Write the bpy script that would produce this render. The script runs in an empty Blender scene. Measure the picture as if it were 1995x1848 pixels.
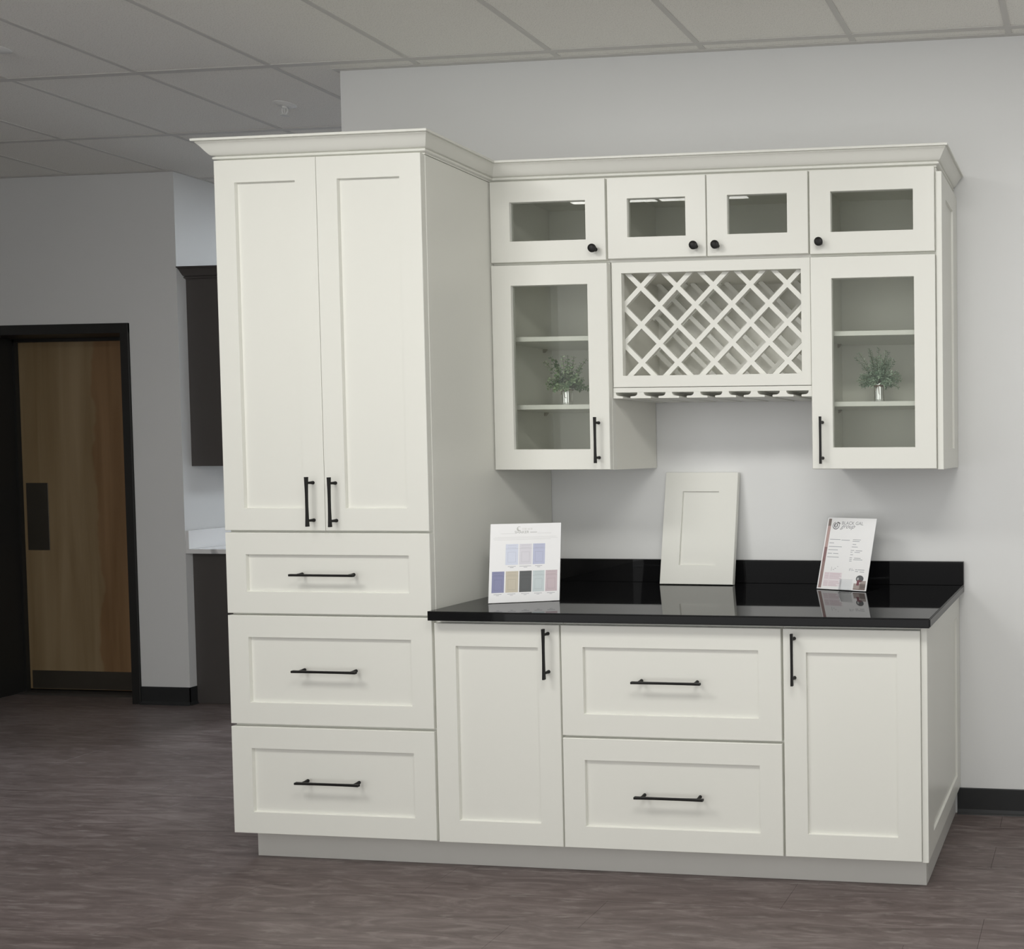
import bpy, bmesh, math, random
from mathutils import Vector, Matrix

I = 0.0254                      # one inch in metres; all lengths below are inches
SC = bpy.context.scene
COL = SC.collection

# ------------------------------------------------------------------ camera
cam_d = bpy.data.cameras.new('camera')
cam = bpy.data.objects.new('camera', cam_d)
COL.objects.link(cam)
SC.camera = cam
F_PX, CX, CY = 1598.0155, 1991.7306, 919.7787
YAW, PITCH, ROLL = -0.0926983, -0.0273999, -0.0049028
CAM_POS = (118.3883, -125.3998, 56.7056)
cam_d.sensor_fit = 'HORIZONTAL'
cam_d.sensor_width = 36.0
cam_d.lens = F_PX / 1995.0 * 36.0
cam_d.shift_x = (997.5 - CX) / 1995.0
cam_d.shift_y = (CY - 924.0) / 1995.0
cam_d.clip_start = 0.05
cam_d.clip_end = 60
_fw = Vector((math.sin(YAW) * math.cos(PITCH), math.cos(YAW) * math.cos(PITCH), math.sin(PITCH)))
_rt = Vector((math.cos(YAW), -math.sin(YAW), 0))
_up = _rt.cross(_fw)
_r2 = math.cos(ROLL) * _rt + math.sin(ROLL) * _up
_u2 = -math.sin(ROLL) * _rt + math.cos(ROLL) * _up
cam.matrix_world = Matrix.Translation(Vector(CAM_POS) * I) @ Matrix((_r2, _u2, -_fw)).transposed().to_4x4()

# ------------------------------------------------------------------ world, exposure, lamp power
world = bpy.data.worlds.new('world')
SC.world = world
world.use_nodes = True
world.node_tree.nodes['Background'].inputs[0].default_value = (1.0, 1.0, 0.985, 1)
world.node_tree.nodes['Background'].inputs[1].default_value = 1.4   # even fill light, added in place of unseen showroom surroundings
SC.view_settings.view_transform = 'Standard'
SC.view_settings.look = 'None'
SC.view_settings.exposure = -0.06
SC.view_settings.gamma = 1.0
SC.view_settings.use_curve_mapping = False
SC.cycles.use_denoising = True
SC.cycles.max_bounces = 10
SC.cycles.diffuse_bounces = 5
SC.cycles.transparent_max_bounces = 16
TROFFER_W = 17.0               # emission of the ceiling troffer diffusers
FILL_REAR_W = 28.0             # two unseen rear lights, added to brighten the alcove wall
# troffers: (grid column, grid row) of their low corner, 2 tiles long in x
LIGHTS_FRONT = [(-1, -4), (3, -4)]
FILL_LIGHTS_REAR = [(-3, 4), (1, 2)]

# ------------------------------------------------------------------ materials
MATS = {}
def srgb(r, g, b):
    f = lambda c: (c / 255 / 12.92) if c / 255 <= 0.04045 else ((c / 255 + 0.055) / 1.055) ** 2.4
    return (f(r), f(g), f(b), 1)

def mat(name, color, rough=0.5, metal=0.0, noise=0.0, nscale=40, bump=0.0, bscale=200, spec=0.5, coat=0.0):
    m = bpy.data.materials.new(name)
    m.use_nodes = True
    nt = m.node_tree
    b = nt.nodes['Principled BSDF']
    c = color if len(color) == 4 else (*color, 1)
    b.inputs['Base Color'].default_value = c
    b.inputs['Roughness'].default_value = rough
    b.inputs['Metallic'].default_value = metal
    b.inputs['Specular IOR Level'].default_value = spec
    b.inputs['Coat Weight'].default_value = coat
    tc = nt.nodes.new('ShaderNodeTexCoord')
    if noise:
        n = nt.nodes.new('ShaderNodeTexNoise'); n.inputs['Scale'].default_value = nscale; n.inputs['Detail'].default_value = 4
        r = nt.nodes.new('ShaderNodeMix'); r.data_type = 'RGBA'
        r.inputs[6].default_value = tuple(x * (1 - noise) for x in c[:3]) + (1,)
        r.inputs[7].default_value = tuple(min(1, x * (1 + noise)) for x in c[:3]) + (1,)
        nt.links.new(tc.outputs['Object'], n.inputs['Vector'])
        nt.links.new(n.outputs[0], r.inputs[0])
        nt.links.new(r.outputs[2], b.inputs['Base Color'])
    if bump:
        n = nt.nodes.new('ShaderNodeTexNoise'); n.inputs['Scale'].default_value = bscale; n.inputs['Detail'].default_value = 2
        bp = nt.nodes.new('ShaderNodeBump'); bp.inputs['Strength'].default_value = bump; bp.inputs['Distance'].default_value = 0.001
        nt.links.new(tc.outputs['Object'], n.inputs['Vector'])
        nt.links.new(n.outputs[0], bp.inputs['Height'])
        nt.links.new(bp.outputs[0], b.inputs['Normal'])
    MATS[name] = m
    return m

mat('cabinet_white', (0.735, 0.735, 0.685), 0.33, noise=0.012, nscale=3, bump=0.02, bscale=500)
mat('interior_white', (0.74, 0.735, 0.68), 0.45, noise=0.012, nscale=3)
mat('wall_paint', (0.70, 0.705, 0.70), 0.55, noise=0.012, nscale=2, bump=0.12, bscale=350)
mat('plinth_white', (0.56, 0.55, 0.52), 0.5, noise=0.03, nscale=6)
mat('tile_tee', (0.60, 0.59, 0.565), 0.5, noise=0.02)
mat('black_metal', (0.009, 0.0085, 0.008), 0.42, spec=0.25, noise=0.1, nscale=80)
mat('black_rubber', (0.017, 0.018, 0.019), 0.5, noise=0.1, nscale=20)
mat('door_steel', (0.017, 0.0165, 0.0155), 0.45, spec=0.3, noise=0.1, nscale=10)
mat('jamb_steel', (0.014, 0.0138, 0.0125), 0.5, noise=0.1, nscale=10)
mat('plate_bronze', (0.085, 0.075, 0.06), 0.4, metal=0.6, noise=0.15, nscale=8)
mat('dark_cabinet', (0.075, 0.068, 0.065), 0.45, spec=0.3, noise=0.04, nscale=6)
mat('white_plastic', (0.72, 0.72, 0.70), 0.35, noise=0.01)
mat('nickel', (0.45, 0.42, 0.36), 0.35, metal=0.8, noise=0.05)
mat('silver', (0.86, 0.86, 0.85), 0.12, metal=1.0, noise=0.03, nscale=60)
mat('twine', (0.22, 0.17, 0.12), 0.9, noise=0.2, nscale=400)
mat('soil', (0.03, 0.03, 0.03), 0.9, noise=0.2, nscale=200)
mat('stem_green', (0.12, 0.14, 0.07), 0.7, noise=0.2, nscale=200)
mat('paper', (0.80, 0.80, 0.805), 0.35, noise=0.01)
mat('troffer_frame', (0.75, 0.75, 0.74), 0.4, noise=0.01)
mat('threshold', (0.07, 0.065, 0.06), 0.4, metal=0.3, noise=0.1)

def leaf_mat(name, c1, c2):
    m = mat(name, c1, 0.55)
    nt = m.node_tree; b = nt.nodes['Principled BSDF']
    g = nt.nodes.new('ShaderNodeNewGeometry')
    r = nt.nodes.new('ShaderNodeMix'); r.data_type = 'RGBA'
    r.inputs[6].default_value = (*c1, 1); r.inputs[7].default_value = (*c2, 1)
    nt.links.new(g.outputs['Random Per Island'], r.inputs[0])
    nt.links.new(r.outputs[2], b.inputs['Base Color'])
leaf_mat('leaf_eucalyptus', (0.10, 0.19, 0.085), (0.40, 0.50, 0.31))
leaf_mat('leaf_herb', (0.12, 0.21, 0.13), (0.42, 0.52, 0.40))

def tile_mat():
    m = mat('ceiling_tile', (0.52, 0.51, 0.485), 0.9)
    nt = m.node_tree; b = nt.nodes['Principled BSDF']
    g = nt.nodes.new('ShaderNodeNewGeometry')
    n = nt.nodes.new('ShaderNodeTexNoise'); n.inputs['Scale'].default_value = 260; n.inputs['Detail'].default_value = 3
    r = nt.nodes.new('ShaderNodeValToRGB')
    r.color_ramp.elements[0].position = 0.32; r.color_ramp.elements[0].color = (0.64, 0.63, 0.595, 1)
    r.color_ramp.elements[1].position = 0.46; r.color_ramp.elements[1].color = (0.83, 0.82, 0.775, 1)
    nt.links.new(g.outputs['Position'], n.inputs['Vector'])
    nt.links.new(n.outputs[0], r.inputs[0])
    nt.links.new(r.outputs[0], b.inputs['Base Color'])
    bp = nt.nodes.new('ShaderNodeBump'); bp.inputs['Strength'].default_value = 0.25; bp.inputs['Distance'].default_value = 0.001
    nt.links.new(n.outputs[0], bp.inputs['Height']); nt.links.new(bp.outputs[0], b.inputs['Normal'])
tile_mat()

def plank_mat():
    m = mat('floor_plank', (0.1, 0.09, 0.085), 0.42)
    nt = m.node_tree; b = nt.nodes['Principled BSDF']; N = nt.nodes.new; L = nt.links.new
    g = N('ShaderNodeNewGeometry')
    mul = N('ShaderNodeMath'); mul.operation = 'MULTIPLY'; mul.inputs[1].default_value = 37.0
    L(g.outputs['Random Per Island'], mul.inputs[0])
    off = N('ShaderNodeCombineXYZ'); L(mul.outputs[0], off.inputs[0]); L(mul.outputs[0], off.inputs[1])
    add = N('ShaderNodeVectorMath'); add.operation = 'ADD'
    L(g.outputs['Position'], add.inputs[0]); L(off.outputs[0], add.inputs[1])
    mp = N('ShaderNodeMapping'); mp.inputs['Scale'].default_value = (1.5, 10, 1)
    L(add.outputs[0], mp.inputs['Vector'])
    n1 = N('ShaderNodeTexNoise'); n1.inputs['Scale'].default_value = 2.2; n1.inputs['Detail'].default_value = 7; n1.inputs['Roughness'].default_value = 0.62; n1.inputs['Distortion'].default_value = 1.8
    L(mp.outputs[0], n1.inputs['Vector'])
    r1 = N('ShaderNodeValToRGB'); e = r1.color_ramp.elements
    e[0].position = 0.30; e[0].color = (0.089, 0.069, 0.065, 1)
    e[1].position = 0.72; e[1].color = (0.206, 0.172, 0.165, 1)
    x = e.new(0.5); x.color = (0.131, 0.104, 0.099, 1)
    L(n1.outputs[0], r1.inputs[0])
    # fine pale grain ticks
    mp2 = N('ShaderNodeMapping'); mp2.inputs['Scale'].default_value = (6, 34, 1); L(add.outputs[0], mp2.inputs['Vector'])
    n2 = N('ShaderNodeTexNoise'); n2.inputs['Scale'].default_value = 2.0; n2.inputs['Detail'].default_value = 4; n2.inputs['Distortion'].default_value = 0.8
    L(mp2.outputs[0], n2.inputs['Vector'])
    r2 = N('ShaderNodeValToRGB'); r2.color_ramp.elements[0].position = 0.56; r2.color_ramp.elements[1].position = 0.78
    L(n2.outputs[0], r2.inputs[0])
    sc = N('ShaderNodeMath'); sc.operation = 'MULTIPLY'; sc.inputs[1].default_value = 0.55; L(r2.outputs[0], sc.inputs[0])
    mx = N('ShaderNodeMix'); mx.data_type = 'RGBA'; mx.inputs[7].default_value = (0.27, 0.245, 0.23, 1)
    L(sc.outputs[0], mx.inputs[0]); L(r1.outputs[0], mx.inputs[6])
    # plank to plank tone
    hv = N('ShaderNodeHueSaturation')
    mr = N('ShaderNodeMapRange'); mr.inputs['To Min'].default_value = 0.86; mr.inputs['To Max'].default_value = 1.14
    L(g.outputs['Random Per Island'], mr.inputs['Value']); L(mr.outputs[0], hv.inputs['Value'])
    L(mx.outputs[2], hv.inputs['Color']); L(hv.outputs[0], b.inputs['Base Color'])
    bp = N('ShaderNodeBump'); bp.inputs['Strength'].default_value = 0.18; bp.inputs['Distance'].default_value = 0.001
    L(n1.outputs[0], bp.inputs['Height']); L(bp.outputs[0], b.inputs['Normal'])
plank_mat()

def granite_mat():
    m = mat('black_granite', (0.006, 0.006, 0.0065), 0.035, spec=0.2)
    nt = m.node_tree; b = nt.nodes['Principled BSDF']; N = nt.nodes.new; L = nt.links.new
    tc = N('ShaderNodeTexCoord')
    v = N('ShaderNodeTexVoronoi'); v.inputs['Scale'].default_value = 420
    L(tc.outputs['Object'], v.inputs['Vector'])
    r = N('ShaderNodeValToRGB'); r.color_ramp.elements[0].color = (0.03, 0.03, 0.032, 1); r.color_ramp.elements[0].position = 0.05
    r.color_ramp.elements[1].color = (0.0055, 0.0055, 0.006, 1); r.color_ramp.elements[1].position = 0.12
    L(v.outputs['Distance'], r.inputs[0]); L(r.outputs[0], b.inputs['Base Color'])
granite_mat()

def quartz_mat():
    m = mat('white_quartz', (0.78, 0.78, 0.78), 0.15)
    nt = m.node_tree; b = nt.nodes['Principled BSDF']; N = nt.nodes.new; L = nt.links.new
    tc = N('ShaderNodeTexCoord')
    mp = N('ShaderNodeMapping'); mp.inputs['Rotation'].default_value = (0.6, 0.2, 0.4); mp.inputs['Location'].default_value = (0.2, 0.27, 0.1)
    w = N('ShaderNodeTexWave'); w.inputs['Scale'].default_value = 1.3; w.inputs['Distortion'].default_value = 9; w.inputs['Detail'].default_value = 3; w.inputs['Detail Scale'].default_value = 1.2
    L(tc.outputs['Object'], mp.inputs['Vector']); L(mp.outputs[0], w.inputs['Vector'])
    r = N('ShaderNodeValToRGB'); r.color_ramp.elements[0].color = (0.45, 0.45, 0.46, 1); r.color_ramp.elements[0].position = 0.0
    r.color_ramp.elements[1].color = (0.78, 0.78, 0.78, 1); r.color_ramp.elements[1].position = 0.06
    L(w.outputs[0], r.inputs[0]); L(r.outputs[0], b.inputs['Base Color'])
quartz_mat()

def door_wood_mat():
    m = mat('birch_veneer', (0.3, 0.2, 0.1), 0.5)
    nt = m.node_tree; b = nt.nodes['Principled BSDF']; N = nt.nodes.new; L = nt.links.new
    tc = N('ShaderNodeTexCoord')
    mp = N('ShaderNodeMapping'); mp.inputs['Scale'].default_value = (9, 9, 0.55); L(tc.outputs['Object'], mp.inputs['Vector'])
    n = N('ShaderNodeTexNoise'); n.inputs['Scale'].default_value = 1.3; n.inputs['Detail'].default_value = 5; n.inputs['Distortion'].default_value = 0.6
    L(mp.outputs[0], n.inputs['Vector'])
    r = N('ShaderNodeValToRGB'); e = r.color_ramp.elements
    e[0].position = 0.3; e[0].color = (0.205, 0.138, 0.066, 1)
    e[1].position = 0.7; e[1].color = (0.30, 0.22, 0.125, 1)
    L(n.outputs[0], r.inputs[0])
    # heartwood band with a wandering edge on the hinge side (object x: 0 = latch edge)
    sx = N('ShaderNodeSeparateXYZ'); L(tc.outputs['Object'], sx.inputs[0])
    mp2 = N('ShaderNodeMapping'); mp2.inputs['Scale'].default_value = (0.3, 0.3, 1.5); L(tc.outputs['Object'], mp2.inputs['Vector'])
    n2 = N('ShaderNodeTexNoise'); n2.inputs['Scale'].default_value = 1.6; n2.inputs['Detail'].default_value = 3; L(mp2.outputs[0], n2.inputs['Vector'])
    a = N('ShaderNodeMath'); a.operation = 'MULTIPLY_ADD'; a.inputs[1].default_value = 0.30; L(n2.outputs[0], a.inputs[0]); L(sx.outputs[0], a.inputs[2])
    r2 = N('ShaderNodeValToRGB'); r2.color_ramp.elements[0].position = 0.655; r2.color_ramp.elements[1].position = 0.672
    L(a.outputs[0], r2.inputs[0])
    mx = N('ShaderNodeMix'); mx.data_type = 'RGBA'; mx.blend_type = 'MULTIPLY'; mx.inputs[7].default_value = (0.86, 0.70, 0.60, 1)
    L(r2.outputs[0], mx.inputs[0]); L(r.outputs[0], mx.inputs[6]); L(mx.outputs[2], b.inputs['Base Color'])
door_wood_mat()

def clear_mat(name, tint, refl=1.0):
    """thin clear pane: Fresnel mirror over tinted see-through"""
    m = bpy.data.materials.new(name); m.use_nodes = True
    nt = m.node_tree; nt.nodes.clear(); N = nt.nodes.new; L = nt.links.new
    out = N('ShaderNodeOutputMaterial'); t = N('ShaderNodeBsdfTransparent'); t.inputs[0].default_value = (*tint, 1)
    g = N('ShaderNodeBsdfGlossy'); g.inputs['Roughness'].default_value = 0.01; g.inputs[0].default_value = (1, 1, 1, 1)
    f = N('ShaderNodeFresnel'); f.inputs['IOR'].default_value = 1.5
    s = N('ShaderNodeMath'); s.operation = 'MULTIPLY'; s.inputs[1].default_value = refl
    mx = N('ShaderNodeMixShader')
    L(f.outputs[0], s.inputs[0]); L(s.outputs[0], mx.inputs[0]); L(t.outputs[0], mx.inputs[1]); L(g.outputs[0], mx.inputs[2]); L(mx.outputs[0], out.inputs[0])
    MATS[name] = m
clear_mat('pane_glass', (0.93, 0.94, 0.925), 0.4)
clear_mat('acrylic', (0.97, 0.975, 0.98), 0.45)

def emit_mat(name, color, strength):
    m = bpy.data.materials.new(name); m.use_nodes = True
    b = m.node_tree.nodes['Principled BSDF']
    b.inputs['Base Color'].default_value = (0.8, 0.8, 0.8, 1)
    b.inputs['Emission Color'].default_value = (*color, 1)
    b.inputs['Emission Strength'].default_value = strength
    MATS[name] = m
emit_mat('troffer_lens', (1.0, 0.985, 0.94), TROFFER_W)
emit_mat('fill_lens_cool', (0.86, 0.93, 1.0), FILL_REAR_W)

def ink(name, c):
    if name not in MATS:
        mat(name, srgb(*c), 0.4, noise=0.02, nscale=100)
    return name

# ------------------------------------------------------------------ mesh helpers (inches in, metres out)
class MB:
    def __init__(s):
        s.v = []; s.f = []
    def add(s, vs, fs):
        o = len(s.v); s.v += [tuple(p) for p in vs]; s.f += [tuple(i + o for i in f) for f in fs]; return s
    def box(s, x0, x1, y0, y1, z0, z1, ch=0.0):
        if ch <= 0:
            vs = [(x, y, z) for x in (x0, x1) for y in (y0, y1) for z in (z0, z1)]
            return s.add(vs, [(0, 1, 3, 2), (4, 6, 7, 5), (0, 4, 5, 1), (2, 3, 7, 6), (0, 2, 6, 4), (1, 5, 7, 3)])
        bm = bmesh.new()
        vs = [bm.verts.new((x, y, z)) for x in (x0, x1) for y in (y0, y1) for z in (z0, z1)]
        for f in [(0, 1, 3, 2), (4, 6, 7, 5), (0, 4, 5, 1), (2, 3, 7, 6), (0, 2, 6, 4), (1, 5, 7, 3)]:
            bm.faces.new([vs[i] for i in f])
        bmesh.ops.bevel(bm, geom=bm.edges[:], offset=ch, segments=1, affect='EDGES')
        bm.verts.index_update()
        s.add([v.co[:] for v in bm.verts], [[v.index for v in f.verts] for f in bm.faces])
        bm.free(); return s
    def prism(s, pts, fn):
        """closed polygon pts [(a,b)], fn(a,b,end) -> xyz with end 0/1"""
        n = len(pts)
        vs = [fn(a, b, 0) for a, b in pts] + [fn(a, b, 1) for a, b in pts]
        fs = [tuple(range(n))[::-1], tuple(range(n, 2 * n))] + [(i, (i + 1) % n, n + (i + 1) % n, n + i) for i in range(n)]
        return s.add(vs, fs)
    def lathe(s, prof, n=24, mod=None, cap=True):
        """prof [(r,h)] around local z"""
        vs = []
        for r, h in prof:
            for k in range(n):
                a = 2 * math.pi * k / n
                rr = r * (mod(a, h) if mod else 1)
                vs.append((rr * math.cos(a), rr * math.sin(a), h))
        fs = []
        for j in range(len(prof) - 1):
            for k in range(n):
                fs.append((j * n + k, j * n + (k + 1) % n, (j + 1) * n + (k + 1) % n, (j + 1) * n + k))
        if cap:
            fs.append(tuple(range(n))[::-1]); fs.append(tuple((len(prof) - 1) * n + k for k in range(n)))
        return s.add(vs, fs)
    def tube(s, pts, r, n=6):
        pts = [Vector(p) for p in pts]
        o = len(s.v)
        for i, p in enumerate(pts):
            d = (pts[min(i + 1, len(pts) - 1)] - pts[max(i - 1, 0)]).normalized()
            u = d.orthogonal().normalized(); w = d.cross(u)
            rr = r[i] if isinstance(r, (list, tuple)) else r
            for k in range(n):
                a = 2 * math.pi * k / n
                s.v.append(tuple(p + rr * (math.cos(a) * u + math.sin(a) * w)))
        for i in range(len(pts) - 1):
            for k in range(n):
                s.f.append((o + i * n + k, o + i * n + (k + 1) % n, o + (i + 1) * n + (k + 1) % n, o + (i + 1) * n + k))
        return s
    def ring(s, a0, a1, b0, b1, ia0, ia1, ib0, ib1, df, db, ch, T, slope=0.06):
        """picture-frame slab: outer a0..a1 x b0..b1, opening ia.. x ib.., front depth df, back depth db; T(a,b,d)->xyz"""
        sg = 1 if db > df else -1
        R = lambda x0, x1, y0, y1, d: [T(x0, y0, d), T(x1, y0, d), T(x1, y1, d), T(x0, y1, d)]
        loops = [R(a0, a1, b0, b1, db), R(a0, a1, b0, b1, df + sg * ch), R(a0 + ch, a1 - ch, b0 + ch, b1 - ch, df),
                 R(ia0, ia1, ib0, ib1, df), R(ia0 + slope, ia1 - slope, ib0 + slope, ib1 - slope, df + sg * abs(db - df) * 0.4),
                 R(ia0 + slope, ia1 - slope, ib0 + slope, ib1 - slope, db)]
        vs = [p for l in loops for p in l]; fs = []
        for j in range(len(loops)):
            k = (j + 1) % len(loops)
            for i in range(4):
                fs.append((j * 4 + i, j * 4 + (i + 1) % 4, k * 4 + (i + 1) % 4, k * 4 + i))
        return s.add(vs, fs)
    def mesh(s, name, m, smooth=None):
        me = bpy.data.meshes.new(name)
        me.from_pydata([(x * I, y * I, z * I) for x, y, z in s.v], [], s.f)
        bm = bmesh.new(); bm.from_mesh(me); bmesh.ops.recalc_face_normals(bm, faces=bm.faces[:]); bm.to_mesh(me); bm.free()
        me.materials.append(MATS[m])
        if smooth:
            for p in me.polygons: p.use_smooth = True
            me.set_sharp_from_angle(angle=math.radians(smooth))
        return me

WP = {}                        # world position (inches) of unrotated holders, by object name
def tag(o, label=None, cat=None, group=None, kind=None):
    if label: o['label'] = label
    if cat: o['category'] = cat
    if group: o['group'] = group
    if kind: o['kind'] = kind
    return o
def thing(name, label, cat, loc, rot=(0, 0, 0), group=None, kind=None):
    o = bpy.data.objects.new(name, None); COL.objects.link(o)
    o.empty_display_size = 0.05
    o.location = Vector(loc) * I; o.rotation_euler = rot
    WP[o.name] = Vector(loc)
    return tag(o, label, cat, group, kind)
def put(name, me, parent=None, loc=(0, 0, 0), rot=(0, 0, 0)):
    """link a mesh; loc is in world inches for unrotated parents"""
    o = bpy.data.objects.new(name, me); COL.objects.link(o)
    base = Vector((0, 0, 0))
    if parent is not None:
        o.parent = parent; base = WP[parent.name]
    o.location = (Vector(loc) - base) * I; o.rotation_euler = rot
    WP[o.name] = Vector(loc)
    return o
def part(name, mb, m, parent, smooth=None, pivot=None):
    """mesh given in world inches; its origin goes to pivot or the parent's origin"""
    base = Vector(pivot) if pivot is not None else (WP[parent.name] if parent is not None else Vector((0, 0, 0)))
    mb.v = [tuple(Vector(p) - base) for p in mb.v]
    return put(name, mb.mesh(name, m, smooth), parent, loc=base)
def lpart(name, mb, m, parent, smooth=None, label=None):
    """mesh given in the parent's own rotated frame (inches)"""
    o = bpy.data.objects.new(name, mb.mesh(name, m, smooth)); COL.objects.link(o); o.parent = parent
    WP[o.name] = Vector((0, 0, 0))
    if label: o['label'] = label
    return o
FRONT = lambda a, b, d: (a, d, b)           # a = x, b = z, d = y
RIGHT = lambda a, b, d: (d, a, b)           # a = y, b = z, d = x

# ------------------------------------------------------------------ the setting
ZC = 119.36
GX, GY = 9.08, -2.6                          # ceiling grid origin
ROOM = dict(x0=-254.9, x1=201.08, y0=-152, y1=153)
CEIL_Y0 = GY - 24 * 6                       # ceiling left short, out of view, to let the world fill in
FAR_Y, SIDE_X = 40.2, -85.95                 # far wall, alcove wall
WALL_END = -5.35

def struct(name, mb, m, label):
    o = part(name, mb, m, None)
    return tag(o, label, None, None, 'structure')
struct('wall_back', MB().box(WALL_END, ROOM['x1'], 0, 4.75, 0, ZC + 4), 'wall_paint', 'light grey painted wall behind the white cabinets')
struct('wall_far', MB().box(ROOM['x0'], -137.6, FAR_Y, FAR_Y + 7.8, 0, ZC + 4).box(-137.6, -98.2, FAR_Y, FAR_Y + 7.8, 86.0, ZC + 4).box(-98.2, SIDE_X, FAR_Y, FAR_Y + 7.8, 0, ZC + 4),
       'wall_paint', 'grey painted wall around the wooden door')
struct('wall_side', MB().box(SIDE_X - 5, SIDE_X, FAR_Y + 7.8, ROOM['y1'], 0, ZC + 4), 'wall_paint', 'pale wall carrying the dark alcove cabinets')
struct('wall_light_block', MB().box(-141, -96, FAR_Y + 8.6, FAR_Y + 13, -0.2, ZC), 'jamb_steel', 'dark block added behind the wooden door against leaking light')  # added solid block; keeps stray light from showing under the door
struct('wall_left', MB().box(ROOM['x0'] - 5, ROOM['x0'], ROOM['y0'], FAR_Y, 0, ZC + 4), 'wall_paint', 'grey painted wall at the left end of the room')
struct('wall_right_shade', MB().box(ROOM['x1'], ROOM['x1'] + 5, ROOM['y0'] - 5, ROOM['y1'] + 5, 0, ZC + 4), 'wall_paint', 'unseen grey wall added at the right to dim the cabinet sides')  # unseen; front stretch added to cut light on right-facing sides
struct('wall_front_shade', MB().box(ROOM['x0'] - 5, -60, ROOM['y0'] - 5, ROOM['y0'], 0, ZC + 4), 'wall_paint', 'unseen grey wall added to the left behind the viewer to shade the far wall')  # unseen partial wall, added to keep the world fill off the far wall
struct('wall_rear', MB().box(SIDE_X - 5, ROOM['x1'], ROOM['y1'], ROOM['y1'] + 5, 0, ZC + 4), 'wall_paint', 'grey painted wall at the end of the alcove space')

# baseboards: rubber cove base with a small toe
def cove(name, runs, label):
    mb = MB()
    for (ax, p, q, at, sgn) in runs:
        prof = [(0, 0), (0, 4.0), (0.1, 4.05), (0.16, 3.9), (0.16, 0.7), (0.3, 0.25), (0.55, 0.06), (0.6, 0)]
        if ax == 'x':
            mb.prism(prof, lambda a, b, e, p=p, q=q, at=at, sgn=sgn: ((q if e else p), at + sgn * a, b))
        else:
            mb.prism(prof, lambda a, b, e, p=p, q=q, at=at, sgn=sgn: (at + sgn * a, (q if e else p), b))
    struct(name, mb, 'black_rubber', label)
cove('baseboard_back', [('x', 96.3, ROOM['x1'], 0, -1)], 'black rubber cove baseboard right of the cabinets')
cove('baseboard_far', [('x', -98.1, SIDE_X + 0.16, FAR_Y, -1), ('y', FAR_Y - 0.16, 41.6, SIDE_X, 1)], 'black rubber baseboard beside the door frame')
cove('baseboard_left', [('x', ROOM['x0'], -139.6, FAR_Y, -1)], 'black rubber baseboard left of the door')

# floor: planks, 6 x 48 inches, running along x
floor = tag(part('floor', MB().box(ROOM['x0'] - 5, ROOM['x1'] + 5, ROOM['y0'] - 5, ROOM['y1'] + 5, -1.2, -0.25), 'soil', None), 'dark taupe wood-look plank floor', None, None, 'structure')
PW, PL = 6.0, 48.0
rng = random.Random(7)
plank_me = MB().box(0.012, PL - 0.012, 0.012, PW - 0.012, -0.3, 0, 0.02)
plank_me = plank_me.mesh('plank', 'floor_plank')
rest = MB()
nrow = int((ROOM['y1'] - ROOM['y0']) / PW) + 2
y_first = -34.5 - PW * math.ceil((-34.5 - ROOM['y0']) / PW)
for r in range(nrow):
    y = y_first + r * PW
    k = round((y + 34.5) / PW)
    offs = {-1: 0.0, 0: 8.5, 1: 31.0, 5: 7.5}.get(k, None)
    if offs is None:
        offs = (k * 17.3 + rng.uniform(-4, 4)) % PL
    x = offs - PL * math.ceil((offs - ROOM['x0']) / PL)
    while x < ROOM['x1']:
        if -70 <= y < 40 and -190 < x + PL and x < 150:
            put('plank', plank_me, floor, loc=(x, y, 0))
        else:
            rest.box(x + 0.012, x + PL - 0.012, y + 0.012, y + PW - 0.012, -0.3, 0)
        x += PL
tag(part('plank_field', rest, 'floor_plank', floor), None, None, None, 'stuff')

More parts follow.
